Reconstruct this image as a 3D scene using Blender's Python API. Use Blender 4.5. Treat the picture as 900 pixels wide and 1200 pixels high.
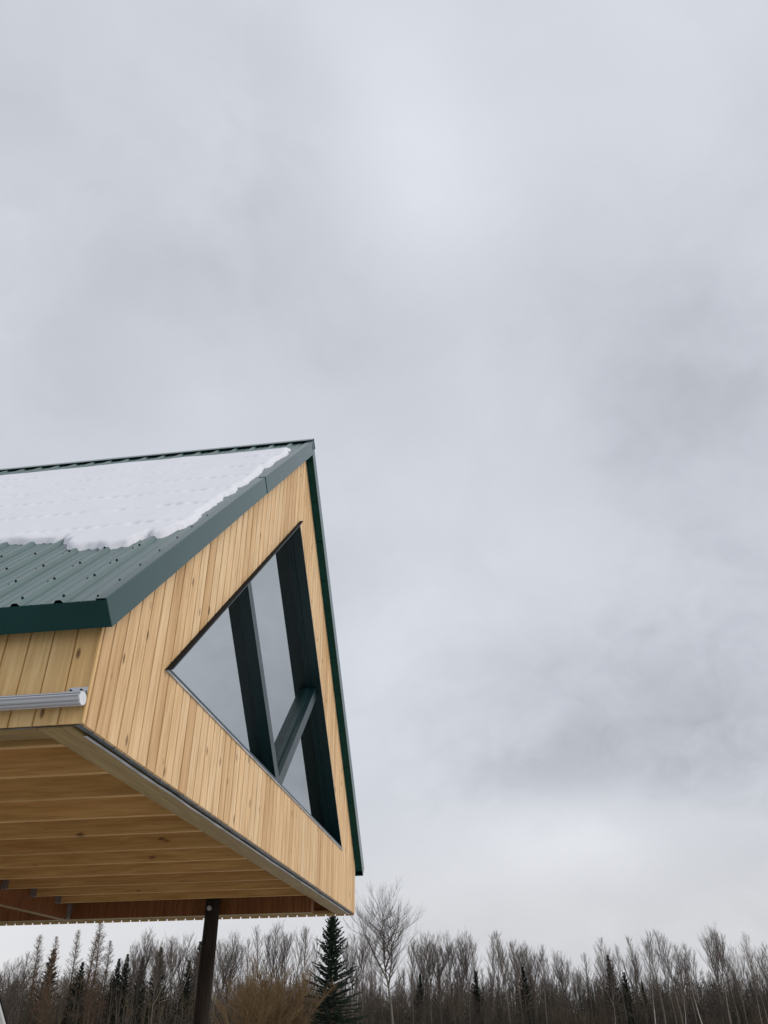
import bpy, math, random
from mathutils import Vector, Matrix
import numpy as np
random.seed(7)
S=bpy.context.scene
for o in list(bpy.data.objects): bpy.data.objects.remove(o,do_unlink=True)
COL=S.collection
# ---------------------------------------------------------------- camera
F=Vector((-0.10715696,0.82622871,0.55304927)); R=Vector((0.99060860,0.13623588,-0.01159280)); U=Vector((0.08492346,-0.54661312,0.83306789))
CAM=Vector((1.95148,-3.48477,-1.24599)); FPX=905.507
cd=bpy.data.cameras.new('camera'); cam=bpy.data.objects.new('camera',cd); COL.objects.link(cam)
cam.matrix_world=Matrix(((R.x,U.x,-F.x,CAM.x),(R.y,U.y,-F.y,CAM.y),(R.z,U.z,-F.z,CAM.z),(0,0,0,1)))
cd.sensor_fit='VERTICAL'; cd.sensor_height=36; cd.lens=FPX/1200*36; cd.clip_end=3000; cd.clip_start=.05
S.camera=cam; S.render.resolution_x=768; S.render.resolution_y=1024
GZ=CAM.z-1.62                                     # ground level under the photographer
def raydir(x,y): return (F+R*((x-450)/FPX)-U*((y-600)/FPX))
# ---------------------------------------------------------------- world: overcast
SUN_EL,SUN_AZ=math.radians(36),math.radians(-15)    # azimuth measured from +X towards +Y
sund=Vector((math.cos(SUN_EL)*math.cos(SUN_AZ),math.cos(SUN_EL)*math.sin(SUN_AZ),math.sin(SUN_EL)))
W=bpy.data.worlds.new("World"); S.world=W; W.use_nodes=True
nt=W.node_tree; nt.nodes.clear()
def N(t,**k):
    n=nt.nodes.new(t)
    for a,b in k.items(): setattr(n,a,b)
    return n
def L(a,b): nt.links.new(a,b)
def math_(op,a,b=None,c=None,clamp=False):
    n=N('ShaderNodeMath',operation=op); n.use_clamp=clamp
    for i,v in enumerate((a,b,c)):
        if v is None: continue
        if isinstance(v,(int,float)): n.inputs[i].default_value=v
        else: L(v,n.inputs[i])
    return n.outputs[0]
out=N('ShaderNodeOutputWorld'); bg=N('ShaderNodeBackground'); bg.inputs['Strength'].default_value=.1
L(bg.outputs[0],out.inputs[0])
sky=N('ShaderNodeTexSky',sky_type='NISHITA'); sky.sun_disc=False; sky.sun_elevation=SUN_EL
sky.sun_rotation=math.atan2(sund.x,sund.y); sky.dust_density=4
tc=N('ShaderNodeTexCoord'); D=tc.outputs['Generated']
sep=N('ShaderNodeSeparateXYZ'); L(D,sep.inputs[0])
zc=math_('ADD',math_('MAXIMUM',sep.outputs[2],0.0),.65)
comb=N('ShaderNodeCombineXYZ'); L(math_('DIVIDE',sep.outputs[0],zc),comb.inputs[0]); L(math_('DIVIDE',sep.outputs[1],zc),comb.inputs[1]); comb.inputs[2].default_value=1.7
def noise(scale,detail,rough,vec,dist=0.,off=0.):
    n=N('ShaderNodeTexNoise'); n.inputs['Scale'].default_value=scale; n.inputs['Detail'].default_value=detail
    n.inputs['Roughness'].default_value=rough; n.inputs['Distortion'].default_value=dist
    m=N('ShaderNodeVectorMath',operation='ADD'); m.inputs[1].default_value=(off,off*.7,off*.3); L(vec,m.inputs[0]); L(m.outputs[0],n.inputs['Vector'])
    return n.outputs['Fac']
n1=noise(2.0,5,.5,comb.outputs[0],.35,3.1); n2=noise(5.4,6,.55,comb.outputs[0],.4,9.3); n3=noise(.5,2,.5,comb.outputs[0],0,5.); n4=noise(15,7,.6,comb.outputs[0],.6,1.3)
cl=math_('ADD',math_('MULTIPLY',math_('SUBTRACT',n1,.5),.42),math_('MULTIPLY',math_('SUBTRACT',n2,.5),.27))
cl=math_('ADD',cl,math_('MULTIPLY',math_('SUBTRACT',n3,.5),.22)); cl=math_('ADD',cl,math_('MULTIPLY',math_('SUBTRACT',n4,.5),.085))
# broad cloud masses standing in fixed directions of the sky; their rims are broken by the noise
warp=math_('MULTIPLY',math_('SUBTRACT',math_('ADD',n2,n4),1.),.13)
def mass(px,py,rad,amp,squash=1.0):
    global cl
    b=raydir(px,py).normalized()
    v=N('ShaderNodeVectorMath',operation='SUBTRACT'); L(D,v.inputs[0]); v.inputs[1].default_value=b
    s=N('ShaderNodeVectorMath',operation='MULTIPLY'); L(v.outputs[0],s.inputs[0]); s.inputs[1].default_value=(1,1,squash)
    l=N('ShaderNodeVectorMath',operation='LENGTH'); L(s.outputs[0],l.inputs[0])
    m=N('ShaderNodeMapRange',interpolation_type='SMOOTHSTEP'); L(math_('ADD',l.outputs['Value'],warp),m.inputs['Value'])
    m.inputs['From Min'].default_value=rad; m.inputs['From Max'].default_value=0.; m.inputs['To Min'].default_value=0; m.inputs['To Max'].default_value=amp
    cl=math_('ADD',cl,m.outputs[0])
mass(740,850,.34,-.21,1.9); mass(620,910,.15,-.10,2.2); mass(850,900,.12,-.08,2.2); mass(870,780,.24,-.10,1.3); mass(780,360,.26,-.10,1.4); mass(880,480,.22,-.10)
mass(450,110,.16,.09,.7); mass(510,230,.16,.09); mass(700,975,.18,.17,2.2); mass(600,1000,.2,.06,2.); mass(330,120,.14,-.06); mass(350,300,.2,-.05); mass(230,460,.16,.08); mass(850,80,.25,.05); mass(40,1100,.45,.13,1.6); mass(120,340,.22,-.07); mass(80,60,.4,-.04); mass(560,520,.3,.05); mass(640,970,.06,-.05,2)
fac=math_('ADD',cl,.64,clamp=True)
ramp=N('ShaderNodeValToRGB'); L(fac,ramp.inputs[0]); e=ramp.color_ramp.elements
e[0].position=.15; e[0].color=(.31,.322,.352,1); e[1].position=.92; e[1].color=(.765,.79,.845,1)
m_=e.new(.5); m_.color=(.522,.546,.602,1)
sc=N('ShaderNodeVectorMath',operation='SCALE'); L(ramp.outputs[0],sc.inputs[0]); sc.inputs['Scale'].default_value=11.0
mix=N('ShaderNodeMix',data_type='RGBA'); mix.inputs[0].default_value=.93
hz=N('ShaderNodeMapRange',interpolation_type='SMOOTHSTEP'); L(sep.outputs[2],hz.inputs['Value']); hz.inputs['From Min'].default_value=.32; hz.inputs['From Max'].default_value=.04
wm=N('ShaderNodeMix',data_type='RGBA',blend_type='MULTIPLY'); L(hz.outputs[0],wm.inputs[0]); L(sc.outputs[0],wm.inputs[6]); wm.inputs[7].default_value=(1.05,1.02,.975,1)
L(sky.outputs[0],mix.inputs[6]); L(wm.outputs[2],mix.inputs[7]); L(mix.outputs[2],bg.inputs['Color'])
# ---------------------------------------------------------------- sun behind cloud
sl=bpy.data.lights.new('sun','SUN'); sl.energy=1.4; sl.angle=math.radians(35); sl.color=(1,.96,.9)
so=bpy.data.objects.new('sun',sl); COL.objects.link(so); so.rotation_euler=sund.to_track_quat('Z','Y').to_euler()
S.view_settings.view_transform='Standard'; S.view_settings.look='None'; S.view_settings.exposure=0; S.view_settings.gamma=1
S.view_settings.use_curve_mapping=False
# ================================================================ materials
class MB_:
    def __init__(s,name):
        s.m=bpy.data.materials.new(name); s.m.use_nodes=True; s.nt=s.m.node_tree; s.b=s.nt.nodes['Principled BSDF']
    def n(s,t,**k):
        n=s.nt.nodes.new(t)
        for a,b in k.items(): setattr(n,a,b)
        return n
    def l(s,a,b): s.nt.links.new(a,b)
    def noise(s,scale,detail=4,stretch=(1,1,1),rough=.5,dist=0.):
        tc=s.n('ShaderNodeTexCoord'); mp=s.n('ShaderNodeMapping'); mp.inputs['Scale'].default_value=stretch
        s.l(tc.outputs['Object'],mp.inputs[0]); n=s.n('ShaderNodeTexNoise'); n.inputs['Scale'].default_value=scale
        n.inputs['Detail'].default_value=detail; n.inputs['Roughness'].default_value=rough; n.inputs['Distortion'].default_value=dist
        s.l(mp.outputs[0],n.inputs['Vector']); return n.outputs['Fac']
    def ramp(s,f,stops):
        r=s.n('ShaderNodeValToRGB'); s.l(f,r.inputs[0]); e=r.color_ramp.elements
        while len(e)<len(stops): e.new(.5)
        for i,(p,c) in enumerate(stops): e[i].position=p; e[i].color=(*c,1) if len(c)==3 else c
        return r.outputs[0]
    def mixc(s,f,a,b,mode='MIX'):
        m=s.n('ShaderNodeMix',data_type='RGBA',blend_type=mode)
        for i,v in ((0,f),(6,a),(7,b)):
            if isinstance(v,(int,float)): m.inputs[i].default_value=v
            elif isinstance(v,tuple): m.inputs[i].default_value=(*v,1)
            else: s.l(v,m.inputs[i])
        return m.outputs[2]
    def bump(s,f,strength,dist=.01):
        b=s.n('ShaderNodeBump'); b.inputs['Strength'].default_value=strength; b.inputs['Distance'].default_value=dist
        s.l(f,b.inputs['Height']); s.l(b.outputs[0],s.b.inputs['Normal'])
def simple(name,col,rough=.5,metal=0.,var=.15,scale=6,spec=.5,bump=0,stretch=(1,1,1)):
    m=MB_(name); f=m.noise(scale,5,stretch)
    c=m.ramp(f,[(.3,tuple(x*(1-var) for x in col)),(.7,tuple(min(1,x*(1+var)) for x in col))])
    m.l(c,m.b.inputs['Base Color']); m.b.inputs['Roughness'].default_value=rough; m.b.inputs['Metallic'].default_value=metal
    m.b.inputs['Specular IOR Level'].default_value=spec
    if bump: m.bump(f,bump)
    return m.m
def wood(name,a,b,c,grain_axis,knot=(.13,.06,.025),rough=.62,knots=True,kth=.115,depth='X',ksel=.30):
    """a,b,c: dark / mid / light tone of the boards; grain runs along grain_axis; per-board tint from attribute 'rnd'"""
    m=MB_(name); st=[1,1,1]; st['XYZ'.index(grain_axis)]=.06
    at=m.n('ShaderNodeAttribute',attribute_name='rnd'); tc=m.n('ShaderNodeTexCoord')
    # shift the pattern from board to board
    off=m.n('ShaderNodeVectorMath',operation='SCALE'); m.l(at.outputs['Color'],off.inputs[0]); off.inputs['Scale'].default_value=37.
    ad=m.n('ShaderNodeVectorMath',operation='ADD'); m.l(tc.outputs['Object'],ad.inputs[0]); m.l(off.outputs[0],ad.inputs[1])
    mp=m.n('ShaderNodeMapping'); mp.inputs['Scale'].default_value=st; m.l(ad.outputs[0],mp.inputs[0])
    dax=depth
    def nz(sc,d,v,dist=0.):
        n=m.n('ShaderNodeTexNoise'); n.inputs['Scale'].default_value=sc; n.inputs['Detail'].default_value=d; n.inputs['Distortion'].default_value=dist
        m.l(v,n.inputs['Vector']); return n.outputs['Fac']
    g=nz(42,5,mp.outputs[0],.6); big=nz(7,3,mp.outputs[0])
    col=m.ramp(g,[(.28,a),(.5,b),(.75,c)])
    sp=m.n('ShaderNodeSeparateXYZ'); m.l(at.outputs['Color'],sp.inputs[0])
    tint=m.ramp(sp.outputs[0],[(0,(.80,.72,.62)),(.25,(.96,.92,.86)),(.7,(1.0,1.0,1.0)),(1,(1.06,1.0,.92))])
    col=m.mixc(1.0,col,tint,'MULTIPLY')
    bt=m.ramp(big,[(.3,(.86,.80,.72)),(.6,(1,1,1))]); col=m.mixc(.8,col,bt,'MULTIPLY')
    if knots:
        mp2=m.n('ShaderNodeMapping'); s2=[1,1,1]; s2['XYZ'.index(grain_axis)]=.40; s2['XYZ'.index(depth)]=.004; mp2.inputs['Scale'].default_value=s2; m.l(ad.outputs[0],mp2.inputs[0])
        v=m.n('ShaderNodeTexVoronoi'); v.inputs['Scale'].default_value=6.5; m.l(mp2.outputs[0],v.inputs['Vector'])
        k=m.ramp(v.outputs['Distance'],[(0,(1,1,1)),(kth*.55,(.75,.75,.75)),(kth,(0,0,0))])
        vs=m.n('ShaderNodeSeparateXYZ'); m.l(v.outputs['Color'],vs.inputs[0])
        sel=m.n('ShaderNodeMath',operation='GREATER_THAN'); m.l(vs.outputs[0],sel.inputs[0]); sel.inputs[1].default_value=ksel
        kk=m.n('ShaderNodeMath',operation='MULTIPLY'); m.l(k,kk.inputs[0]); m.l(sel.outputs[0],kk.inputs[1])
        col=m.mixc(kk.outputs[0],col,knot)
    m.l(col,m.b.inputs['Base Color']); m.b.inputs['Roughness'].default_value=rough; m.b.inputs['Specular IOR Level'].default_value=.3
    m.bump(g,.25,.004); return m.m
M={}
M['gable_wood']=wood('gable_wood',(.56,.37,.185),(.745,.525,.30),(.88,.665,.415),'Z',kth=.12,ksel=.08)
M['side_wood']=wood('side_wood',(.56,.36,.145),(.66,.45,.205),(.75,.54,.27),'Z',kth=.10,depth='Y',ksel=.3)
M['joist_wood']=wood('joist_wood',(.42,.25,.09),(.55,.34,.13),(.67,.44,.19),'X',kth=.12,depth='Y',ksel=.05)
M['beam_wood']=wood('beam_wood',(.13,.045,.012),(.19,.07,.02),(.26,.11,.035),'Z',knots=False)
M['treated']=wood('treated_lumber',(.25,.17,.065),(.32,.225,.09),(.40,.295,.125),'Y',knots=False)
M['treated_x']=wood('treated_lumber_long',(.25,.17,.065),(.32,.225,.09),(.40,.295,.125),'X',knots=False)
M['backing']=simple('groove_backing',(.035,.018,.008),.9)
def metal_green(name,col,rough,ior=1.6,bmp=.08):
    m=MB_(name); f=m.noise(2.2,4); c=m.ramp(f,[(.3,tuple(x*.85 for x in col)),(.7,tuple(x*1.15 for x in col))]); m.l(c,m.b.inputs['Base Color'])
    f2=m.noise(9,3); r=m.n('ShaderNodeMapRange'); m.l(f2,r.inputs[0]); r.inputs['To Min'].default_value=rough-.06; r.inputs['To Max'].default_value=rough+.08
    m.l(r.outputs[0],m.b.inputs['Roughness']); m.b.inputs['Specular IOR Level'].default_value=.5; m.b.inputs['IOR'].default_value=ior
    if bmp: m.bump(m.noise(1.6,2),bmp,.02)
    return m.m
M['green']=metal_green('dark_green_painted_metal',(.003,.048,.044),.20,1.58)
M['roof']=metal_green('dark_green_roof_sheet',(.020,.075,.066),.30,2.3)
M['frame']=metal_green('dark_green_window_frame',(.001,.018,.021),.34,1.55,0)
M['fascia']=metal_green('dark_green_metal_shaded_copy',(.002,.045,.043),.30,1.32)  # same green paint as the trim, reflection cut so the fascia looks shaded
M['soffit']=simple('dark_green_soffit',(.002,.052,.045),.6,spec=.2)
M['black']=simple('black_rubber',(.005,.005,.006),.7,spec=.15)
M['snow']=None
m=MB_('snow'); m.b.inputs['Base Color'].default_value=(.74,.75,.80,1); m.b.inputs['Roughness'].default_value=.75
m.b.inputs['Subsurface Weight'].default_value=.0; m.b.inputs['Subsurface Radius'].default_value=(.03,.035,.045); m.b.inputs['Subsurface Scale'].default_value=.6
m.bump(m.noise(60,4),.25,.006); M['snow']=m.m
M['alu']=simple('brushed_aluminium',(.50,.51,.53),.33,1.,.12,30,stretch=(.03,1,1))
M['galv']=simple('galvanised_steel',(.42,.44,.46),.45,.9,.2,18)
M['membrane']=simple('dark_membrane',(.09,.12,.14),.4,0,.5,14,bump=.6)
M['flash']=simple('pale_flashing',(.55,.58,.62),.45,.2,.35,8,stretch=(1,.5,1))
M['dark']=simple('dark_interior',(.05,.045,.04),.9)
M['log']=wood('dark_log',(.012,.009,.007),(.022,.015,.011),(.042,.029,.021),'Z',knots=False,rough=.85)
# window glass: reflects the sky, dark room behind
m=MB_('window_glass'); g=m.n('ShaderNodeBsdfGlossy'); g.inputs['Roughness'].default_value=.015; g.inputs['Color'].default_value=(.93,.97,.97,1)
t=m.n('ShaderNodeBsdfTransparent'); t.inputs['Color'].default_value=(.55,.6,.6,1)
lw=m.n('ShaderNodeFresnel'); lw.inputs['IOR'].default_value=13.; mx=m.n('ShaderNodeMixShader')
m.l(lw.outputs[0],mx.inputs[0]); m.l(t.outputs[0],mx.inputs[1]); m.l(g.outputs[0],mx.inputs[2])
m.l(mx.outputs[0],m.nt.nodes['Material Output'].inputs[0]); M['glass']=m.m
def bark(name,lo,hi,scale=14,patch=None):
    m=MB_(name); f=m.noise(scale,4,(1,1,.3)); oi=m.n('ShaderNodeObjectInfo')
    c=m.ramp(f,[(.35,lo),(.65,hi)]); t=m.ramp(oi.outputs['Random'],[(0,(.72,.70,.68)),(1,(1.25,1.2,1.15))])
    c=m.mixc(1.,c,t,'MULTIPLY')
    if patch:
        pf=m.noise(.22,3,(1,1,1.6)); c=m.mixc(m.ramp(pf,[(.45,(0,0,0)),(.6,(1,1,1))]),c,patch); pg=m.noise(.31,3,(1.3,.7,1)); c=m.mixc(m.ramp(pg,[(.52,(0,0,0)),(.64,(.8,.8,.8))]),c,(.03,.034,.024))
    m.l(c,m.b.inputs['Base Color']); m.b.inputs['Roughness'].default_value=.85; m.b.inputs['Specular IOR Level'].default_value=.15; return m.m
M['aspen']=bark('aspen_bark',(.11,.10,.088),(.21,.19,.165)); M['twig']=bark('grey_twigs',(.085,.070,.060),(.155,.132,.114))
M['birch']=bark('birch_bark',(.30,.28,.26),(.46,.44,.41)); M['larch']=bark('larch_twigs',(.085,.055,.035),(.15,.10,.065))
M['willow']=bark('willow_twigs',(.13,.085,.045),(.24,.165,.085)); M['brush']=bark('brush_twigs',(.05,.042,.036),(.105,.09,.077),3,(.115,.088,.058))
M['spruce']=bark('spruce_needles',(.010,.018,.014),(.026,.040,.028),5); M['spruce_bark']=bark('spruce_bark',(.06,.045,.035),(.11,.085,.065))
# ================================================================ object helpers
def link(name,me,mat,parent=None):
    o=bpy.data.objects.new(name,me); COL.objects.link(o)
    if mat is not None: me.materials.append(M[mat] if isinstance(mat,str) else mat)
    if parent: o.parent=parent
    return o
def tag(o,label=None,cat=None,group=None,kind=None):
    if label: o['label']=label
    if cat: o['category']=cat
    if group: o['group']=group
    if kind: o['kind']=kind
    return o
def empty(name,loc):
    o=bpy.data.objects.new(name,None); COL.objects.link(o); o.location=loc; o.empty_display_size=.2; return o
class G:
    """collects polygons; one random tint per added piece"""
    def __init__(s): s.v=[]; s.f=[]; s.c=[]
    def poly(s,fs,vs,col=None):
        b=len(s.v); s.v+= [tuple(p) for p in vs]; c=col or (random.random(),random.random(),random.random())
        for f in fs: s.f.append([b+i for i in f]); s.c.append(c)
    def box(s,x0,x1,y0,y1,z0,z1,col=None):
        vs=[(x0,y0,z0),(x1,y0,z0),(x1,y1,z0),(x0,y1,z0),(x0,y0,z1),(x1,y0,z1),(x1,y1,z1),(x0,y1,z1)]
        s.poly([(0,3,2,1),(4,5,6,7),(0,1,5,4),(1,2,6,5),(2,3,7,6),(3,0,4,7)],vs,col)
    def hexa(s,vs,col=None): s.poly([(0,3,2,1),(4,5,6,7),(0,1,5,4),(1,2,6,5),(2,3,7,6),(3,0,4,7)],vs,col)
    def prism(s,poly,x0,x1,col=None):            # polygon in (y,z), counter-clockwise seen from +X
        n=len(poly); vs=[(x0,*p) for p in poly]+[(x1,*p) for p in poly]
        s.poly([tuple(range(n))[::-1],tuple(range(n,2*n))]+[(i,(i+1)%n,n+(i+1)%n,n+i) for i in range(n)],vs,col)
    def tube(s,pts,rad,sides=6,cap=True,col=None):
        vs=[];fs=[];n=len(pts)
        for i,p in enumerate(pts):
            p=Vector(p); d=(Vector(pts[min(i+1,n-1)])-Vector(pts[max(i-1,0)])).normalized()
            a=d.cross(Vector((.3,.9,.1)) if abs(d.y)<.9 else Vector((1,0,0))).normalized(); b=d.cross(a)
            r=rad[i] if hasattr(rad,'__len__') else rad
            for k in range(sides):
                t=2*math.pi*k/sides; vs.append(p+(a*math.cos(t)+b*math.sin(t))*r)
        for i in range(n-1):
            for k in range(sides): fs.append((i*sides+k,i*sides+(k+1)%sides,(i+1)*sides+(k+1)%sides,(i+1)*sides+k))
        if cap: fs+=[tuple(range(sides))[::-1],tuple(range((n-1)*sides,n*sides))]
        s.poly(fs,vs,col)
    def mesh(s,name,smooth=False):
        me=bpy.data.meshes.new(name); me.from_pydata(s.v,[],s.f)
        ca=me.color_attributes.new('rnd','FLOAT_COLOR','CORNER'); arr=[]
        for f,c in zip(s.f,s.c): arr+= [c[0],c[1],c[2],1.]*len(f)
        ca.data.foreach_set('color',arr)
        if smooth: me.polygons.foreach_set('use_smooth',[True]*len(me.polygons))
        me.update(); return me
    def build(s,name,mat,parent=None,smooth=False,bevel=0):
        o=link(name,s.mesh(name,smooth),mat,parent)
        if bevel:
            b=o.modifiers.new('bevel','BEVEL'); b.width=bevel; b.segments=2; b.limit_method='ANGLE'
        return o
# ================================================================ setting: ground
def ground():
    n=60; v=[];f=[]
    xs=np.sign(np.linspace(-1,1,n))*np.abs(np.linspace(-1,1,n))**2.4*1500
    for j in range(n):
        for i in range(n):
            x,y=xs[i],xs[j]; d=math.hypot(x,y)
            v.append((x,y,GZ+.04*math.sin(x*.31)*math.cos(y*.27)+(0 if d<300 else (d-300)*.004)))
    for j in range(n-1):
        for i in range(n-1): a=j*n+i; f.append((a,a+1,a+n+1,a+n))
    me=bpy.data.meshes.new('ground'); me.from_pydata(v,[],f)
    m=MB_('ground_grass_and_snow'); f1=m.noise(.35,6); f2=m.noise(9,5)
    g=m.ramp(f2,[(.3,(.16,.135,.08)),(.7,(.28,.24,.15))]); k=m.ramp(f1,[(.44,(0,0,0)),(.52,(1,1,1))])  # snow share raised so the unseen ground bounces light onto the underside
    m.l(m.mixc(k,g,(.62,.64,.68)),m.b.inputs['Base Color']); m.b.inputs['Roughness'].default_value=.9; m.bump(f2,.5,.05)
    o=link('ground',me,m.m); tag(o,kind='structure')
ground()
# ================================================================ the house
WD=7.95; ZR=4.909; TN=1.0431; TH=math.atan(TN); SN,CS=math.sin(TH),math.cos(TH)
OV=.174; GX=.096; HT=.146; XB=-8.0; BW=.1306
ZE=ZR-(WD/2+OV)*TN
LS=(WD/2+OV)/CS                                    # slope length
house=empty('house',(0,0,0)); tag(house,'raised wooden house end with green metal gable roof and triangular window','house')
def zr(y,off=0.): return ZR-off/CS-abs(y-WD/2)*TN  # roof plane lowered by off along its normal
# window opening
WA,WBt,WC=(.865,.62),(3.90,3.655),(6.935,.62)
def gable_siding():
    g=G(); bk=G()
    zt=lambda y: zr(y,.10)
    def wspan(y):
        if y<=WA[0] or y>=WC[0]: return None
        return WA[1],(WA[1]+(y-WA[0]) if y<WBt[0] else WA[1]+(WC[0]-y))
    k=0; y=.137; edges=[(.001,.030),(.030,.137)]
    while y<WD-.02:
        edges.append((y,min(y+BW,WD))); y+=BW
    for (a,b) in edges:
        col=(random.random(),random.random(),random.random())
        gp=.0082
        brk=sorted(set([a+gp,b-gp]+[q for q in (WA[0],WBt[0],WC[0],WD/2) if a+gp<q<b-gp]))
        for p,q in zip(brk[:-1],brk[1:]):
            mid=(p+q)/2; w=wspan(mid)
            ins=lambda yy: max(yy,WA[0]) if yy<WBt[0] else min(yy,WC[0])
            segs=[]
            if w is None: segs=[((p,0),(q,0),(q,zt(q)),(p,zt(p)))]
            else:
                wp=WA[1]+max(0,(p-WA[0]) if p<WBt[0] else (WC[0]-p)); wq=WA[1]+max(0,(q-WA[0]) if q<=WBt[0] else (WC[0]-q))
                segs=[((p,0),(q,0),(q,WA[1]),(p,WA[1])),((p,wp),(q,wq),(q,zt(q)),(p,zt(p)))]
            for s in segs:
                # front, then chamfered flanks down into the groove
                (p0,z0),(q0,z1),(q1,z2),(p1,z3)=s
                vs=[(0,p0,z0),(0,q0,z1),(0,q1,z2),(0,p1,z3)]; fs=[(0,1,2,3)]
                if abs(p-(a+gp))<1e-6:
                    vs+=[(-.013,a+.005,z0),(-.013,a+.005,z3)]; n=len(vs); fs.append((n-2,0,3,n-1))
                if abs(q-(b-gp))<1e-6:
                    vs+=[(-.013,b-.005,z1),(-.013,b-.005,z2)]; n=len(vs); fs.append((1,n-2,n-1,2))
                vs+=[(-.02,p0,z0),(-.02,q0,z1)]; n=len(vs); fs.append((0,n-2,n-1,1))
                g.poly(fs,vs,col)
    # backing behind the grooves, with the same opening
    P=[(0,.002),(WD,.002),(WD,zt(WD)),(WD/2,zt(WD/2)),(0,zt(0))]
    def quad(a,b,c,d): bk.prism([a,b,c,d],-.03,-.012)
    quad((.012,.002),(WD-.012,.002),(WD-.012,WA[1]),(.012,WA[1]))
    bk.prism([(.012,WA[1]),WA,WBt,(WD/2,zt(WD/2)),(.012,zt(.012))],-.03,-.012)
    bk.prism([WC,(WD-.012,WA[1]),(WD-.012,zt(WD)),(WD/2,zt(WD/2)),WBt],-.03,-.012)
    o=g.build('gable_siding','gable_wood',house); b=bk.build('wall_backing','backing',o); b['kind']='structure'; del b['kind']
    return o
gable_siding()
def side_siding(y0,sgn,gap,drop,name):
    g=G(); zt=zr(0,.14); x=-.003
    while x>XB:
        a,b=x-BW,x; col=(random.random(),random.random(),random.random())
        ya=y0; yb=y0-sgn*.013
        vs=[(a+gap,ya,-drop),(b-gap,ya,-drop),(b-gap,ya,zt),(a+gap,ya,zt),
            (a+.0015,yb,-drop),(b-.0015,yb,-drop),(b-.0015,yb,zt),(a+.0015,yb,zt)]
        if drop: # boards hang past the backing: give them a back
            vs=[(a+gap,ya,-drop),(b-gap,ya,-drop),(b-gap,ya,zt),(a+gap,ya,zt),(a+gap,yb,-drop),(b-gap,yb,-drop),(b-gap,yb,zt),(a+gap,yb,zt)]
        g.poly([(0,1,2,3),(0,3,7,4),(1,5,6,2),(0,4,5,1),(4,7,6,5)],vs,col)
        x-=BW
    o=g.build(name,'side_wood',house)
    b=G(); t0,t1=sorted((y0-sgn*.0145,y0-sgn*.03)); b.box(XB,-.012,t0,t1,.002,zt); b.build('wall_backing','backing',o)
side_siding(0.0,-1,.0055,0,'side_siding')
side_siding(WD,1,.010,.022,'side_siding')
g=G(); g.box(-.0035,.006,-.012,.003,0,zr(0,.15)); g.build('corner_board','side_wood',house)
# back wall, floor deck closing the body
g=G(); g.prism([(0,0),(WD,0),(WD,zr(WD,.15)),(WD/2,zr(WD/2,.15)),(0,zr(0,.15))],XB-.02,XB); g.build('back_wall','side_wood',house)
g=G(); g.box(XB+.01,-.035,.035,WD-.035,.242,.262); g.build('floor_deck','joist_wood',house)
g=G(); g.box(XB+.3,-.6,.3,WD-.3,.266,.275); g.build('room_floor','dark',house)  # near-black sheet added to keep the room behind the glass dark
# ---- underside framing
ys=[.32+.58*i for i in range(11)]; ys=[.322,.857,1.396,1.959,2.519,3.143,3.714,4.313,4.911,5.50,6.08]
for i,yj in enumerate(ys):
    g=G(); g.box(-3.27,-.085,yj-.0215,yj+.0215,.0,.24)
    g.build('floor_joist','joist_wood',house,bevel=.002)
g=G(); g.box(-.25,-.075,.03,WD-.035,-.006,.038); g.build('end_rim_joist','treated',house,bevel=.002)
g=G(); g.box(-.115,-.075,.03,WD-.035,.04,.24); g.build('end_header','beam_wood',house)
for a,b in ((.016,.19),(WD-.11,WD-.018)):
    g=G(); g.box(XB+.02,-.252,a,b,-.003,.038); t=(a,a+.04) if a<1 else (b-.04,b); g.build('side_rim_joist','treated_x',house,bevel=.002); g=G(); g.box(XB+.02,-.118,t[0],t[1],.04,.24); g.build('side_header','beam_wood',house)
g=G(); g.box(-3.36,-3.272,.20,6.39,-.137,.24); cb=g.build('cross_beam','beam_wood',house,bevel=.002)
g=G(); g.box(-3.362,-3.270,.20,6.39,-.1415,-.1375); g.build('bottom_strip','treated',cb)
for yj in ys:
    h=G(); h.box(-3.271,-3.20,yj-.0245,yj-.0220,-.003,.2); h.box(-3.271,-3.20,yj+.0220,yj+.0245,-.003,.2); h.box(-3.271,-3.20,yj-.022,yj+.022,-.0035,-.0005)
    h.box(-3.2715,-3.2685,yj-.028,yj+.028,0,.19); h.build('joist_hanger','galv',cb)
h=G(); h.box(-3.30,-3.22,6.375,6.398,-.135,.2); h.build('beam_hanger','galv',cb)
g=G(); g.box(XB+.1,-.253,6.40,6.53,-.137,.24); g.box(-.2525,-.118,6.401,6.529,.0385,.239); lb=g.build('long_beam','beam_wood',house,bevel=.002)
g=G(); g.box(XB+.1,-.262,6.40,6.53,-.1415,-.1375); g.build('bottom_strip','treated_x',lb)
# flashing and membrane strips under the gable siding
g=G(); random.seed(3)
def strip(g,x0,x1,z,amp,y0=.02,y1=WD-.02,n=60):
    vs=[];fs=[]
    for i in range(n+1):
        y=y0+(y1-y0)*i/n; a=random.uniform(-amp,amp)
        vs+=[(x0+a*.5,y,z+random.uniform(-amp,0)*.6),(x1+a*.5,y,z+random.uniform(-amp,amp)*.3)]
    fs=[(2*i,2*i+1,2*i+3,2*i+2) for i in range(n)]
    g.poly(fs,vs)
strip(g,-.050,-.014,.001,.004); g.build('membrane_strip','membrane',house)
g=G(); strip(g,-.075,-.054,-.010,.005,.16,WD-.05,40); g.build('flashing_strip','flash',house)
g=G(); vs=[]; n=80
for i in range(n+1):
    x=-.02+(XB+.04)*i/n; vs+=[(x,.001+random.uniform(-.002,.004),-.004-random.uniform(0,.006)),(x,.02,-.004)]
g.poly([(2*i,2*i+2,2*i+3,2*i+1) for i in range(n)],vs); g.build('membrane_strip','membrane',house)
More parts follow.
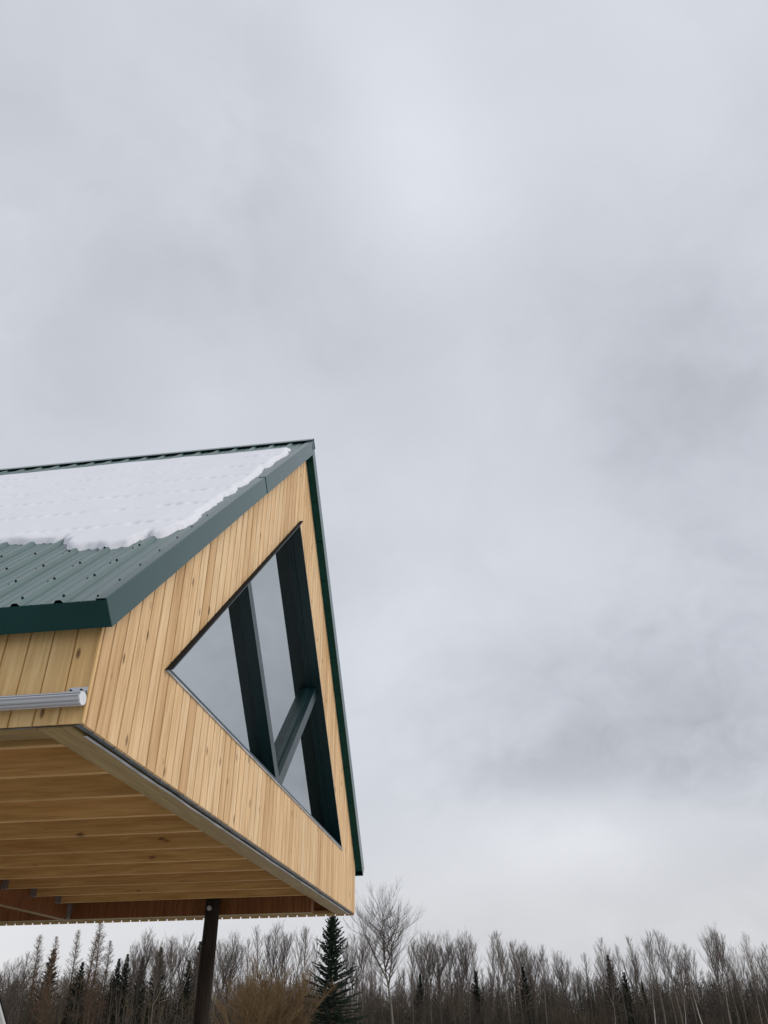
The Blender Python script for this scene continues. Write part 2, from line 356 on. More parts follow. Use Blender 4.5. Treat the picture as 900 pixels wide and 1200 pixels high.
# ---- log posts
def post(x,y,zt):
    pts=[(x+.004*math.sin(i*1.1),y+.006*math.sin(i*1.7),GZ-.3+(zt-GZ+.3)*i/9) for i in range(10)]
    g=G(); g.tube(pts,[.090-.008*i/9+.002*math.sin(i*2.1) for i in range(10)],18); o=g.build('support_post','log',house,smooth=True); return o
pp=post(-1.415,6.285,.21)
g=G(); g.tube([(-1.415,6.172,-.090),(-1.415,6.215,-.090)],.026,16); wsh=g.build('bolt','galv',pp)
g=G(); g.tube([(-1.415,6.160,-.090),(-1.415,6.173,-.090)],.012,6); g.build('nut','alu',wsh)
post(-7.2,6.285,.21); post(-7.2,1.2,.0)
# ---- roof
def rp(x,s,h=0.,side=0):                           # point at slope distance s up from the eave, height h over the sheet
    y=-OV+s*CS-h*SN; z=ZE+s*SN+h*CS
    return (x,y if side==0 else WD-y,z)
def roof_sheet(side):
    g=G(); xs=[]; X=GX-.03; first=-.166; prof=[(XB,0.)]
    k=0; ribs=[]
    x=first
    while x>XB+.1: ribs.append(x); x-=.2375
    pts=[]
    for r in ribs: pts+=[(r+.030,0),(r+.013,.019),(r-.013,.019),(r-.030,0),(r-.075,0),(r-.082,.0045),(r-.096,.0045),(r-.103,0),(r-.135,0),(r-.142,.0045),(r-.156,.0045),(r-.163,0)]
    pts=[(GX-.012,.0),(.06,.0),(-.045,0),(-.052,.0045),(-.066,.0045),(-.073,0)]+pts+[(XB,0)]
    ns=2; vs=[];fs=[]; m=len(pts)
    for s in (0.,LS-.01):
        vs+=[rp(a,s+(-.012 if s==0 else 0),b,side) for a,b in pts]
    for i in range(m-1): fs.append((i,i+1,m+i+1,m+i) if side==0 else (i,m+i,m+i+1,i+1))
    g.poly(fs,vs)
    o=g.build('roof_sheet','roof',house)
    return o,ribs
near,ribs=roof_sheet(0); far,_=roof_sheet(1)
def slab(side,x0,x1,s0,s1,h0,h1,g):
    q=[rp(x0,s0,h0,side),rp(x1,s0,h0,side),rp(x1,s1,h0,side),rp(x0,s1,h0,side),rp(x0,s0,h1,side),rp(x1,s0,h1,side),rp(x1,s1,h1,side),rp(x0,s1,h1,side)]
    g.hexa(q)
for side in (0,1):
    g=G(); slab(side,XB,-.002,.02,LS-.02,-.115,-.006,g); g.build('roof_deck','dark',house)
    # soffit boards under the rake overhang
    s=.05; 
    while s<LS-.05:
        e_=min(s+.52,LS-.03); g=G(); slab(side,-.001,GX-.004,s,e_-.007,-HT+.012+random.uniform(0,.003),-.02,g); g.build('soffit_panel','soffit',house); s=e_ if e_<LS-.04 else 99
    # eave fascia
    g=G(); q=[rp(XB,-.012,-HT,side),rp(GX-.001,-.012,-HT,side),rp(GX-.001,.0,-HT,side),rp(XB,.0,-HT,side),rp(XB,-.012,.002,side),rp(GX-.001,-.012,.002,side),rp(GX-.001,.0,.002,side),rp(XB,.0,.002,side)]
    g.hexa(q); slab(side,XB,-.001,.0005,.09,-HT,-HT+.01,g); g.build('eave_fascia','fascia',house,bevel=.0015)
# rib ends seen as dark closures above the fascia
# rake trims (two lengths each, overlapping, with a flange over the sheet)
def rake(side,s0,s1,off,hs=0.):
    g=G(); x0,x1=GX-.006+off,GX+off
    a0=s0; 
    sh=HT/TN if False else 0
    slab(side,x0,x1,s0,s1,-HT-hs,.012+off,g)
    slab(side,GX-.062,x0-.0005,s0+.002,s1,.0075+off,.012+off,g)
    slab(side,GX-.062,GX-.059,s0+.002,s1,-.002,.0072+off,g)
    return g.build('rake_trim','green',house,bevel=.001)
SEAM=LS*.575
rake(0,-.013,SEAM,0.0)
# the upper piece is cut plumb at the ridge
def rake_top(side,s0,off):
    g=G(); x0,x1=GX-.006+off,GX+off
    def pl(h,yy): # slope distance at which height h reaches plane y=yy
        return (yy+OV+h*SN)/CS
    h0,h1=-HT,.012+off; yc=WD/2
    for (xa,xb,ha,hb) in ((x0,x1,h0,h1),(GX-.062,x0-.0005,.0075+off,.012+off)):
        q=[rp(xa,s0,ha,side),rp(xb,s0,ha,side),rp(xb,pl(ha,yc),ha,side),rp(xa,pl(ha,yc),ha,side),rp(xa,s0,hb,side),rp(xb,s0,hb,side),rp(xb,pl(hb,yc),hb,side),rp(xa,pl(hb,yc),hb,side)]
        g.hexa(q)
    return g.build('rake_trim','green',house)
rake_top(0,SEAM-.03,.004)
rake_top(1,-.013,.0)
# ridge cap: bent sheet raised over the ribs
g=G()
for side in (0,1):
    xs=[GX+.008]+[r-.119 for r in ribs if r>XB+.3]+[XB]
    slab(side,XB,GX+.008,LS-.10,LS+.033*TN-.004,.030,.0325,g)
    slab(side,XB,GX+.008,LS-.101,LS-.099,.024,.0302,g)
g.box(GX+.004,GX+.009,WD/2-.022,WD/2+.022,ZR-.13,ZR+.02)
rc=g.build('ridge_cap','green',house)
g=G()
for side in (0,1): slab(side,XB,GX-.07,LS-.085,LS-.06,-.003,.0298,g)
g.build('closure_strip','black',rc)
# roof screws on the bare sheet above the eave and near the ridge
scr=G(); 
def disc(g,c,nrm,r,h,k=7):
    c=Vector(c); nrm=Vector(nrm).normalized(); g.tube([c,c+nrm*h],[r,r*.7],k)
sm=G(); sm.tube([(0,0,0),(0,0,.004)],.0075,8); sm.tube([(0,0,.004),(0,0,.009)],.0045,6); sme=sm.mesh('roof_screw'); sme.materials.append(M['black'])
nrot=Vector((0,-SN,CS)).to_track_quat('Z','Y').to_euler()
def screw(x,s,h):
    o=bpy.data.objects.new('roof_screw',sme); COL.objects.link(o); o.parent=near; o.location=rp(x,s,h); o.rotation_euler=nrot
for r in ribs:
    if r<-1.6: break
    for s,sh in ((.06,0),(.40,.01),(.72,-.01),(1.05,0.)):
        screw(r,s+sh+random.uniform(-.01,.01),.019)
        if s>.1 and r>-1.2: screw(r-.045,s+sh,.0)
for s in (.06,.33,.62,.93,1.25,1.55,1.9): screw(.015,s,.0)
# ---- window: frame, two inner members, three panes
win=empty('gable_window',(0,0,0)); win.parent=house
GLX=-.165; FX=-.06
def off_tri(w):                                    # triangle inset by w
    r2=math.sqrt(2)
    return (WA[0]+w*(1+r2),WA[1]+w),(WBt[0],WBt[1]-w*r2),(WC[0]-w*(1+r2),WC[1]+w)
def ring(g,w0,w1,x0,x1,sides=(0,1,2)):
    A,B,C=off_tri(w0); a,b,c=off_tri(w1)
    qs=[[A,a,b,B],[B,b,c,C],[A,C,c,a]]
    for i in sides: g.prism(qs[i][::-1],x0,x1)
g=G(); ring(g,0.001,.022,GLX-.03,.022,(0,)); ring(g,.0,.016,GLX-.03,.003,(1,)); ring(g,0.,.022,GLX-.03,.010,(2,)); g.build('window_frame','frame',win)
g=G(); ring(g,.016,.032,GLX-.03,GLX+.05,(1,)); ring(g,.022,.05,GLX-.03,GLX+.03,(0,)); ring(g,.030,.055,GLX-.03,GLX+.02,(2,)); ring(g,.032,.045,GLX-.03,GLX+.02,(1,)); g.build('glazing_bead','frame',win)
# flashing standing proud round the left rake of the opening, and sill lip
g=G(); ring(g,-.012,.0005,-.005,.038,(0,)); g.build('head_flashing','black',win)
g=G(); ring(g,-.007,-.0005,-.004,.012,(2,)); g.build('sill','flash',win)
c1a,c1b=4.50,4.66                                 # y+z range of the member that leans left
c2a,c2b=-3.33,-3.16                               # z-y range of the member that leans right
I=off_tri(.028)
zb=I[0][1]; dl=I[0][1]-I[0][0]; dr=I[2][1]+I[2][0]
def P1(s,d): return ((s-d)/2,(s+d)/2)              # point from y+z=s, z-y=d
def member(g,sa,sb,da,db,x0,x1): g.prism([P1(sa,da),P1(sb,da),P1(sb,db),P1(sa,db)],x0,x1)
g=G(); g.prism([(c1a-zb,zb),(c1b-zb,zb),P1(c1b,dl),P1(c1a,dl)],GLX-.02,FX); mu=g.build('mullion','frame',win)
g=G(); g.prism([P1(c1b-.002,dl),P1(c1b+.02,dl),(c1b+.02-zb,zb),(c1b-.002-zb,zb)][::-1],GLX-.01,GLX+.04); g.build('glazing_bead','frame',mu)
vy=P1(c1b,c2b)
g=G(); g.prism([(vy[0],vy[1]),(zb-c2a,zb),P1(dr,c2a),P1(dr,c2b)],GLX-.02,FX-.002) if vy[1]>zb else g.prism([(zb-c2b,zb),(zb-c2a,zb),P1(dr,c2a),P1(dr,c2b)],GLX-.02,FX-.002)
mu2=g.build('mullion','frame',win)
g=G(); g.prism([P1(c1b+.03,c2b),P1(dr-.03,c2b),P1(dr-.03,c2b+.03),P1(c1b+.03,c2b+.03)],GLX-.01,GLX+.045); g.build('glazing_bead','frame',mu2)
for poly in ([I[0],(c1a-zb,zb),P1(c1a,dl)],[P1(c1b,c2b) if vy[1]>zb else (c1b-zb,zb),P1(dr,c2b),I[1],P1(c1b,dl)],[(zb-c2a,zb),I[2],P1(dr,c2a)]):
    g=G(); g.prism(poly,GLX-.006,GLX); g.build('window_pane','glass',win)
# ================================================================ snow on the roof
def vnoise(x,y,seed=0):
    def h(i,j):
        n=(i*374761393+j*668265263+seed*1442695041)&0xffffffff; n=((n^(n>>13))*1274126177)&0xffffffff; return ((n^(n>>16))&0xffff)/65535.
    i,j=math.floor(x),math.floor(y); u,v=x-i,y-j; u=u*u*(3-2*u); v=v*v*(3-2*v)
    return (h(i,j)*(1-u)+h(i+1,j)*u)*(1-v)+(h(i,j+1)*(1-u)+h(i+1,j+1)*u)*v
def snow():
    lowX=[-9,-2.6,-2.2,-1.8,-1.4,-1.1,-.93,-.87,-.84,-.78,-.74,-.66,-.5,-.40,-.27,-.25,-.21,-.17,-.10,-.05,.1]
    lowY=[.90,.93,.85,.91,.86,.82,.80,.84,.75,.74,.66,.60,.61,.57,.60,.70,.76,.70,.72,.86,1.1]
    dx=.017; ds=.021; nx=int((0.1-(XB+.05))/dx); nsn=int((LS-.3)/ds)
    vid={};v=[];f=[]; field={}
    def fld(x,s):
        y=-OV+s*CS
        e1=(y-np.interp(x,lowX,lowY))/CS*.9+.035*(vnoise(x*7,s*4,1)-.5)+.016*(vnoise(x*21,s*14,2)-.5)
        e2=(-.008-.045*vnoise(3.,s*5,4)-.02*vnoise(7.,s*17,5))-x
        e3=(3.50-y)/CS+.03*(vnoise(x*4,1.,6)-.5)
        return min(e1,e2,e3)
    for i in range(nx+1):
        x=.06-i*dx
        for j in range(nsn+1):
            s=.75+j*ds*1.0
            if s>LS-.3: continue
            q=fld(x,s)
            if q<-.30: continue
            ribd=abs(((x+.166)/.2375+.5)%1-.5)*.2375
            if q>0:
                h=.040*math.sqrt(1-max(0,1-q/.055)**2)+.016*(vnoise(x*3,s*2.1,8)-.5)*min(1,q/.07)
                pr=math.exp(-(((s-.4)/.62+.5)%1-.5)**2*.62**2/.0012)      # sags over the fixing rows
                h-=.050*pr*max(0,vnoise(x*5,s*1.6,9)-.2)*math.exp(-(ribd-.05)**2/.0016)*min(1,q/.1)
                h+=.0022*(vnoise(x*15,s*9,12)-.5)*min(1,q/.07)
            else: h=max(q*.9,-.02)
            vid[i,j]=len(v); v.append(rp(x,s,h+.004))
    for (i,j) in list(vid):
        k=[(i,j),(i+1,j),(i+1,j+1),(i,j+1)]
        if all(a in vid for a in k): f.append([vid[a] for a in k])
    me=bpy.data.meshes.new('snow'); me.from_pydata(v,[],f); me.polygons.foreach_set('use_smooth',[True]*len(f)); me.update()
    o=link('snow_layer',me,'snow'); tag(o,'thin white snow layer lying on the green metal roof','snow',kind='stuff')
snow()
# ================================================================ aluminium tube on the side wall
tube=empty('awning_tube',(-1.2,-.05,.108)); tag(tube,'fluted aluminium awning tube fixed along the wooden side wall under the eave','awning tube')
def off(o): o.parent=tube; o.matrix_parent_inverse=Matrix.Translation((1.2,.05,-.108)); return o
g=G(); K=32; vs=[];fs=[]
for X in (.0,-6.0):
    for k in range(K):
        t=2*math.pi*k/K; r=.0360-(.0050 if k%4==0 else .0006*(k%2))
        vs.append((X,-.05+r*math.cos(t),.108+r*math.sin(t)))
fs=[(k,(k+1)%K,K+(k+1)%K,K+k) for k in range(K)]; g.poly(fs+[tuple(range(K,2*K))],vs)
off(g.build('roller_case','alu'))
g=G(); g.tube([(-.004,-.05,.108),(.003,-.05,.108)],[.0355,.0335],24); off(g.build('end_cap',simple('pale_plastic',(.72,.73,.75),.5)))
for bx in (-.055,-2.6):
    g=G(); g.box(bx-.055,bx+.055,-.0045,-.001,.128,.185); g.box(bx-.055,bx+.055,-.048,-.0045,.146,.150); b=off(g.build('wall_bracket','alu'))
    for k in range(4):
        g=G(); xx=bx-.042+.028*k; g.tube([(xx,-.0046,.170-.012*(k%2)),(xx,-.010,.170-.012*(k%2))],.006,8); q=g.build('screw','black',b)
# ================================================================ parked van at the far left, beyond the house
def van():
    t=empty('parked_van',(0,0,0)); tag(t,'pale grey parked van with dark glass at the lower left edge','van')
    prof=[(-4.9,.42),(-4.95,1.3),(-4.85,2.25),(-4.6,2.42),(-1.9,2.45),(-1.62,2.40),(-1.0,1.25),(-.25,1.08),(-.02,.85),(0,.42)]
    paint=simple('pale_grey_paint',(.42,.43,.42),.35,0,.04,2)
    g=G(); n=len(prof); vs=[]
    for y,ins in ((-.95,.08),(-.86,0)):  # shoulders
        pass
    rings=[(-.97,1.),(-.93,1.),(.93,1.),(.97,1.)]
    for k,(y,_) in enumerate(rings):
        for (x,z) in prof:
            s=.0 if k in(1,2) else .03
            tum=.10*max(0,(z-1.15))/1.3
            yy=y-math.copysign(tum,y); cx=-2.4; cz=1.3
            vs.append((x+(cx-x)*s*.5,yy,z+(cz-z)*s*.5))
    fs=[tuple(range(n))[::-1],tuple(range(3*n,4*n))]
    for k in range(3): fs+=[(k*n+i,k*n+(i+1)%n,(k+1)*n+(i+1)%n,(k+1)*n+i) for i in range(n)]
    g.poly(fs,vs); g.build('body',paint,t,bevel=.02)
    gl=simple('dark_vehicle_glass',(.015,.02,.024),.08,0,.1)
    for sd in (-1,1):
        g=G(); q=[(-1.15,1.30),(-1.66,2.26),(-2.45,2.26),(-2.45,1.30)]; a=[(x,sd*(.978-.10*max(0,z-1.15)/1.3),z) for x,z in q]; g.poly([(0,1,2,3)],a); g.build('side_window',gl,t)
        g=G(); g.box(-2.6,-2.45,sd*.985-.012,sd*.985+.012,1.1,1.14); g.build('door_handle','black',t)
        g=G(); g.box(.0,.03,sd*.70-.16,sd*.70+.16,.70,.86); g.build('headlight','alu',t,bevel=.01)
        for wx in (-.85,-3.95):
            g=G(); g.tube([(wx,sd*.78,.34),(wx,sd*.985,.34)],.34,28); w=g.build('wheel','black',t); g=G(); g.tube([(wx,sd*.97,.34),(wx,sd*.992,.34)],.20,20); g.build('rim','alu',w)
    g=G(); q=[(-1.57,-.80,2.34),(-1.02,-.88,1.31),(-1.02,.88,1.31),(-1.57,.80,2.34)]; off_=Vector((.88,0,.47))*.012; g.poly([(0,1,2,3)],[Vector(p)+off_ for p in q]); g.build('windscreen',gl,t)
    g=G(); g.box(-.02,.06,-.9,.9,.40,.58); g.build('bumper','black',t,bevel=.02)
    # stand it so that its windscreen pillar is at the edge of the view
    rd=raydir(4,1188); d=15.0; hv=Vector((rd.x,rd.y,0)); k=d/hv.length; P=CAM+rd*k
    zz=P.z-GZ; xl=-1.62+(2.40-zz)/(2.40-1.25)*.62
    a=math.atan2(R.y,R.x)+.60
    c,s=math.cos(a),math.sin(a); lx,ly=xl,-.9
    t.rotation_euler=(0,0,a); t.location=(P.x-(c*lx-s*ly),P.y-(s*lx+c*ly),GZ)
van()
# ================================================================ trees
class T:
    def __init__(s): s.v=[]; s.f=[]
    def seg(s,p0,p1,r0,r1,sides=3):
        d=(p1-p0)
        if d.length<1e-6: return
        d.normalize(); a=d.orthogonal().normalized(); b=d.cross(a); n=len(s.v)
        for p,r in ((p0,r0),(p1,r1)):
            for k in range(sides):
                t=2*math.pi*k/sides; s.v.append(tuple(p+(a*math.cos(t)+b*math.sin(t))*r))
        for k in range(sides): s.f.append((n+k,n+(k+1)%sides,n+sides+(k+1)%sides,n+sides+k))
    def chain(s,pts,r0,r1,sides=3):
        m=len(pts)-1
        for i in range(m): s.seg(pts[i],pts[i+1],r0+(r1-r0)*i/m,r0+(r1-r0)*(i+1)/m,sides)
    def tri(s,a,b,c): n=len(s.v); s.v+=[tuple(a),tuple(b),tuple(c)]; s.f.append((n,n+1,n+2))
    def mesh(s,name,mat,smooth=False):
        me=bpy.data.meshes.new(name); me.from_pydata(s.v,[],s.f); me.materials.append(M[mat]); me.update(); return me
rnd=random.Random(11)
def path(p,d,L_,n,wob,up):
    pts=[p.copy()]; d=d.normalized()
    for i in range(n):
        d=(d+Vector((rnd.gauss(0,wob),rnd.gauss(0,wob),rnd.gauss(0,wob)+up))).normalized(); p=p+d*(L_/n); pts.append(p.copy())
    return pts
def at_(pts,t):
    m=len(pts)-1; i=min(int(t*m),m-1); u=t*m-i; return pts[i].lerp(pts[i+1],u),(pts[i+1]-pts[i]).normalized()
def dirv(az,el): return Vector((math.cos(az)*math.cos(el),math.sin(az)*math.cos(el),math.sin(el)))
def bare_tree(H=12,spread=1.0,start=.35,nb=30,ang=(35,60),up=.10,sub=6,tw=4,thick=1.0,lean=0.,fork=False,len_k=.26,top=.22,mats=('aspen','twig')):
    tr,cr=T(),T()
    trunk=path(Vector((0,0,0)),Vector((lean,0,1)),H*.97,12,.035,.06)
    tr.chain(trunk,.0088*H*thick,.012,6)
    stems=[trunk]
    if fork:
        for q in range(4):
            p,d=at_(trunk,.38+.07*q); az=q*2.4+rnd.random(); st=path(p,dirv(az,math.radians(58)),H*(.50-.05*q),7,.06,.09); tr.chain(st,.0065*H*thick,.014,5); stems.append(st)
    for si,stem in enumerate(stems):
        n=nb if si==0 else int(nb*.55)
        for i in range(n):
            t=(start if si==0 else .12)+(1-(start if si==0 else .12))*(i+rnd.random())/n; t=min(t,.985)
            p,d=at_(stem,t); az=i*2.399+rnd.uniform(-.4,.4); el=math.radians(rnd.uniform(*ang))
            rel=(1-t)/(1-start)
            Lb=H*len_k*spread*(top+(1-top)*min(1,rel*1.1)**.8)*rnd.uniform(.7,1.1)*(1 if si==0 else .7)
            if rel>.8: Lb*=.75
            if top>.3: Lb*=1-.45*max(0,rel-.45)
            b=path(p,dirv(az,el),Lb,5,.045,up); r=.0030*H*thick*(.35+.65*rel)
            cr.chain(b,r*1.15,.009,3)
            for j in range(sub):
                p2,d2=at_(b,.18+.8*(j+rnd.random())/sub); a2=(d2+Vector((rnd.gauss(0,.42),rnd.gauss(0,.42),rnd.gauss(.3,.25)))).normalized()
                L2=Lb*rnd.uniform(.3,.6); c=path(p2,a2,L2,3,.05,up); cr.chain(c,.0105,.004,3)
                for k in range(tw):
                    p3,d3=at_(c,rnd.uniform(.15,1)); a3=(d3+Vector((rnd.gauss(0,.4),rnd.gauss(0,.4),rnd.gauss(.3,.2)))).normalized()
                    cr.chain(path(p3,a3,L2*rnd.uniform(.35,.7)+.10,2,.05,up),.006,.002,3)
    return tr.mesh('trunk',mats[0]),cr.mesh('crown',mats[1]),H
def larch(H=13):
    tr,cr=T(),T(); trunk=path(Vector((0,0,0)),Vector((.03,0,1)),H,14,.015,.05); tr.chain(trunk,.15,.012,6)
    n=190
    for i in range(n):
        t=.15+.84*i/n; p,d=at_(trunk,t); az=i*2.399+rnd.random(); Lb=(1-t)**.7*H*.20*rnd.uniform(.6,1.15)+.15
        b=path(p,dirv(az,math.radians(rnd.uniform(5,45))),Lb,4,.10,.09); cr.chain(b,.018,.008,3)
        for j in range(int(6+Lb*10)):
            p2,_=at_(b,rnd.uniform(.1,1)); cr.chain(path(p2,Vector((rnd.gauss(0,.6),rnd.gauss(0,.6),rnd.gauss(.1,.6))),rnd.uniform(.12,.35),2,.1,0),.011,.006,3)
    return tr.mesh('trunk','spruce_bark'),cr.mesh('crown','larch'),H
def spruce(H=12,W_=.23,dens=1.0,gap=.0,low=.06,expo=.82):
    tr,cr=T(),T(); trunk=path(Vector((0,0,0)),Vector((0,0,1)),H,10,.006,.05); tr.chain(trunk,.015*H,.012,6)
    z=low*H; k=0
    while z<H*.985:
        t=z/H; rr=H*W_*(1-t)**expo*(1.0 if t>.25 else .85+.6*t)
        nb=max(4,int((9-3*t)*dens)); a0=rnd.random()*6
        for q in range(nb):
            if rnd.random()<gap*(1-t): continue
            az=a0+q*2*math.pi/nb+rnd.uniform(-.25,.25); Lb=rr*rnd.choice((.6,.85,1,1.15))*rnd.uniform(.8,1.12)+.10; el=math.radians(-12+52*t+rnd.uniform(-8,8))
            b=path(Vector((0,0,z+rnd.uniform(-.12,.12))),dirv(az,el),Lb,5,.05,.05); cr.chain(b,.028,.008,3)
            m=max(6,int(Lb*20))
            for j in range(m):
                u=.12+.88*(j+rnd.random())/m; p,d=at_(b,u); side=rnd.choice((-1,1)); 
                w=d.cross(Vector((0,0,1))).normalized()*side
                tip=(d*.75+w*rnd.uniform(.3,1.2)+Vector((0,0,rnd.uniform(-.45,.35)))).normalized()*rnd.uniform(.16,.34)*(1.15-.5*u)*(.7+.5*min(1,Lb))
                ww=d.cross(tip).normalized()*rnd.uniform(.03,.06)+Vector((0,0,.03))
                cr.tri(p-ww,p+ww,p+tip); cr.tri(p+Vector((0,0,.02)),p+tip*.5-d*.045+Vector((0,0,-.05)),p+tip*1.02)
        z+=H*.026*(1.15-.45*t)
    return tr.mesh('trunk','spruce_bark'),cr.mesh('crown','spruce'),H
def willow(H=6.5):
    tr,cr=T(),T()
    for q in range(26):
        az=rnd.uniform(0,6.28); rad=rnd.uniform(0,1.); p=Vector((math.cos(az)*rad,math.sin(az)*rad,0)); el=math.radians(rnd.uniform(52,88))
        st=path(p,dirv(az,el),H*rnd.uniform(.55,.97),6,.06,.02); (tr if q%2 else tr).chain(st,.035,.012,4)
        for i in range(26):
            p2,d2=at_(st,rnd.uniform(.15,1)); c=path(p2,d2+Vector((rnd.gauss(0,.5),rnd.gauss(0,.5),rnd.gauss(.2,.2))),rnd.uniform(.7,1.6),4,.1,.03); cr.chain(c,.012,.006,3)
            for k in range(5):
                p3,d3=at_(c,rnd.uniform(.1,1)); cr.chain(path(p3,d3+Vector((rnd.gauss(0,.4),rnd.gauss(0,.4),rnd.gauss(.1,.3))),rnd.uniform(.3,.7),2,.1,0),.009,.005,3)
    return tr.mesh('stems','willow'),cr.mesh('crown','willow'),H
PROTO={}
PROTO['aspen']=[bare_tree(12,1.0,.40,30,(48,70),.06,6,4) for _ in range(4)]+[bare_tree(12,.85,.45,28,(55,74),.06,6,4) for _ in range(3)]+[bare_tree(12,1.15,.38,26,(44,66),.08,6,4,fork=True) for _ in range(3)]
PROTO['birch']=[bare_tree(11,.8,.4,26,(48,70),.1,6,3,lean=.16,mats=('birch','twig')) for _ in range(2)]
PROTO['larch']=[larch() for _ in range(3)]
PROTO['spruce']=[spruce(11,.25,1.0,.25) for _ in range(3)]
names={'aspen':('bare_tree','bare tree'),'birch':('birch_tree','birch'),'larch':('larch_tree','larch'),'spruce':('spruce_tree','spruce')}
HC={}
def treetop(me):
    z=np.empty(len(me.vertices)*3); me.vertices.foreach_get('co',z); z=np.sort(z[2::3]); return float(z[int(len(z)*.9965)])
def place(px,py,dist,proto,name,cat,label,group=None,width=1.,rot=None):
    """a tree standing dist metres away in the direction of column px, tall enough for its tip to reach elevation of row py"""
    rd=raydir(px,py); k=dist/math.hypot(rd.x,rd.y); tip=CAM+rd*k; h=tip.z-GZ
    trm,crm,H=proto; H=HC.setdefault(crm.name,treetop(crm) if crm.name not in HC else 0)
    if rot is None: rot=rnd.uniform(0,6.28)
    o=empty(name,(tip.x,tip.y,GZ)); o.rotation_euler=(0,0,rot)
    s=h/H; o.scale=(s*width,s*width,s); tag(o,label,cat,group)
    a=bpy.data.objects.new('stems' if trm.name.startswith('stems') else 'trunk',trm); b=bpy.data.objects.new('crown',crm)
    for c in (a,b): COL.objects.link(c); c.parent=o
    return o
ORD=['first','second','third','fourth','fifth','sixth','seventh','eighth','ninth','tenth','eleventh','twelfth','thirteenth','fourteenth','fifteenth','sixteenth','seventeenth','eighteenth']
# landmark trees
place(390,1073,96,spruce(12,.315,1.3,.18,expo=.72),'spruce_tree','spruce','large dark green spruce standing under the right corner of the house')
place(459,1034,104,bare_tree(16,1.45,.36,38,(12,55),.06,8,5,fork=True,len_k=.27,thick=1.25,top=.5),'bare_tree','bare tree','tallest bare tree with wide rounded crown right of the house',rot=.6)
for px,py,w,d,lb in ((318,1120,1.1,84,'tall golden brown willow thicket between the log post and the large spruce'),(345,1132,1.0,86,'lower golden brown willow shrub close to the left of the large spruce'),(292,1146,1.2,83,'low golden brown willow shrub just right of the log post')):
    place(px,py,d,willow(),'willow_shrub','willow',lb,'golden willow shrubs',w)
# rows of crowns, each list read along the skyline
def row(kind,items,phrase,group,d0=118,width=1.):
    nm,ct=names[kind]
    for i,(px,py) in enumerate(items):
        place(px,py,d0+rnd.uniform(-10,10),rnd.choice(PROTO[kind]),nm,ct,phrase%ORD[i],group,width*rnd.uniform(.85,1.15))
row('larch',[(53,1097),(70,1098),(97,1091),(109,1096),(123,1080),(133,1103)],'%s feathery brown larch from the left edge','larches under the house',108)
row('aspen',[(4,1136),(14,1124),(28,1120),(38,1114),(46,1118)],'%s thin bare tree from the left edge before the larches','bare trees at the left edge')
row('aspen',[(150,1112),(161,1105),(171,1094),(180,1087),(190,1100),(199,1096),(208,1099),(216,1094),(226,1106),(237,1108)],'%s bare tree from the left between larches and log post','bare trees left of the log post')
row('aspen',[(257,1100),(265,1104),(273,1091),(284,1108),(296,1098),(305,1084),(314,1096),(320,1086),(329,1080),(338,1092),(346,1084),(357,1087),(368,1096)],'%s bare tree right of the log post','bare trees between log post and spruce')
row('aspen',[(405,1102),(416,1093),(425,1090),(437,1096)],'%s bare tree from the large spruce towards the tallest bare tree','bare trees between spruce and tallest tree')
row('aspen',[(482,1098),(492,1092),(502,1096),(513,1093),(528,1090),(536,1098),(544,1089),(553,1094),(571,1093),(580,1100),(589,1090),(597,1102),(605,1103),(614,1106),(622,1102),(632,1106),(641,1122)],'%s bare tree right of the tallest bare tree','bare trees right of the tallest tree')
row('aspen',[(662,1113),(672,1132),(684,1116),(696,1098),(708,1112),(721,1106),(731,1112),(742,1096),(750,1090),(762,1100),(773,1087),(781,1093),(790,1106)],'%s bare tree right of the dip in the tree line','bare trees right of the dip',116)
row('aspen',[(801,1122),(811,1104),(822,1083),(833,1092),(843,1090),(855,1108),(867,1092),(879,1108),(891,1103),(901,1110)],'%s bare tree of the last clump by the right edge','bare trees by the right edge',112)
for kind,arr,ph,gr in (('spruce',[(64,1113),(97,1128),(140,1124),(150,1119),(168,1121),(189,1111),(222,1126),(235,1104)],'%s small dark spruce from the left edge under the house','small spruces under the house'),
                   ('spruce',[(492,1142),(557,1138),(612,1134),(690,1160),(712,1120),(731,1140),(752,1150)],'%s small dark spruce right of the tallest bare tree','small spruces right of the house')):
    row(kind,arr,ph,gr,120,.92)
row('birch',[(755,1128),(789,1138),(812,1130),(66,1150),(120,1130),(480,1150)][:3],'%s leaning white birch before the clumps at right','leaning birches',98,.9)
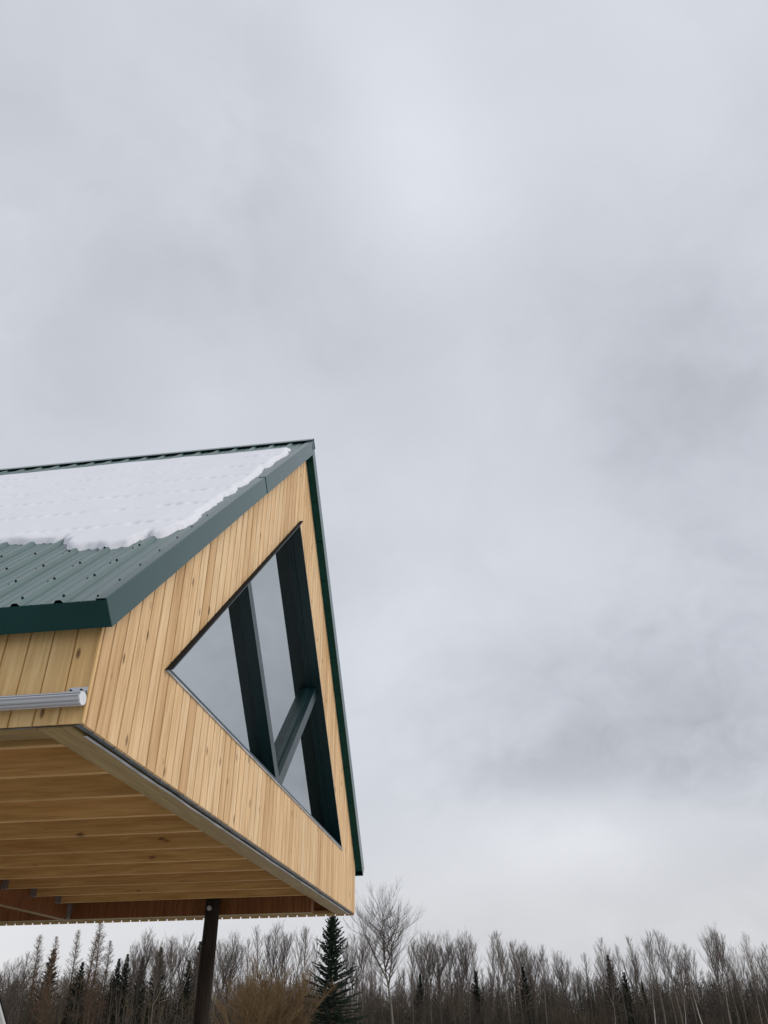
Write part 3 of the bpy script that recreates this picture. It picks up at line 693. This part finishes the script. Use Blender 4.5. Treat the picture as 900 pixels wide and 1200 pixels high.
# the wood behind, and undergrowth: nobody could count it
def wood_mass():
    t=T(); r=random.Random(5); base=math.atan2(F.y,F.x)
    def mass_h(a):     # height of the solid lower mass, uneven
        return 4.2+1.8*vnoise(a*9,2.,21)+1.6*vnoise(a*31,3.,22)
    for i in range(17000):
        a=r.uniform(-.85,.85); d=r.uniform(107,168); az=base+a
        x=CAM.x+d*math.cos(az); y=CAM.y+d*math.sin(az); h=mass_h(a)*r.uniform(.45,1.12)*(d/125)
        p=Vector((x,y,GZ)); q=p+Vector((r.gauss(0,.35),r.gauss(0,.35),h)); w=r.uniform(.022,.06)
        t.seg(p,p.lerp(q,.5),w,w*.7); t.seg(p.lerp(q,.5),q,w*.7,.012)
        for k in range(7):
            b=p.lerp(q,r.uniform(.15,.95)); e=b+Vector((r.gauss(0,.55),r.gauss(0,.55),r.uniform(.2,1.3))); t.seg(b,e,.022,.010)
    me=t.mesh('undergrowth','brush'); o=link('undergrowth',me,None); tag(o,'dark tangled undergrowth and thin stems filling the foot of the wood','undergrowth',kind='stuff')
    t=T()
    for i in range(1150):
        a=r.uniform(-.85,.85); d=r.uniform(126,175); az=base+a
        x=CAM.x+d*math.cos(az); y=CAM.y+d*math.sin(az); h=(6.6+2.2*vnoise(a*7,5.,23)-1.6*max(0,a*-1.))*r.uniform(.75,1.05)*d/130
        p=Vector((x,y,GZ)); q=p+Vector((r.gauss(0,.3),r.gauss(0,.3),h)); t.seg(p,q,.10,.02)
        for k in range(20):
            u=r.uniform(.35,.98); b=p.lerp(q,u); az2=r.uniform(0,6.28); L_=(1.05-u)*2.6+.4
            e=b+Vector((math.cos(az2)*L_*.42,math.sin(az2)*L_*.42,L_*.85)); t.seg(b,e,.02,.009)
            for k2 in range(3):
                b2=b.lerp(e,r.uniform(.2,.9)); t.seg(b2,b2+Vector((r.gauss(0,.3),r.gauss(0,.3),r.uniform(.3,.8))),.012,.006)
    me=t.mesh('distant_wood','twig'); o=link('distant_wood',me,None); tag(o,'far bare wood standing behind the row of single trees','wood',kind='stuff')
wood_mass()
S.render.engine='CYCLES'
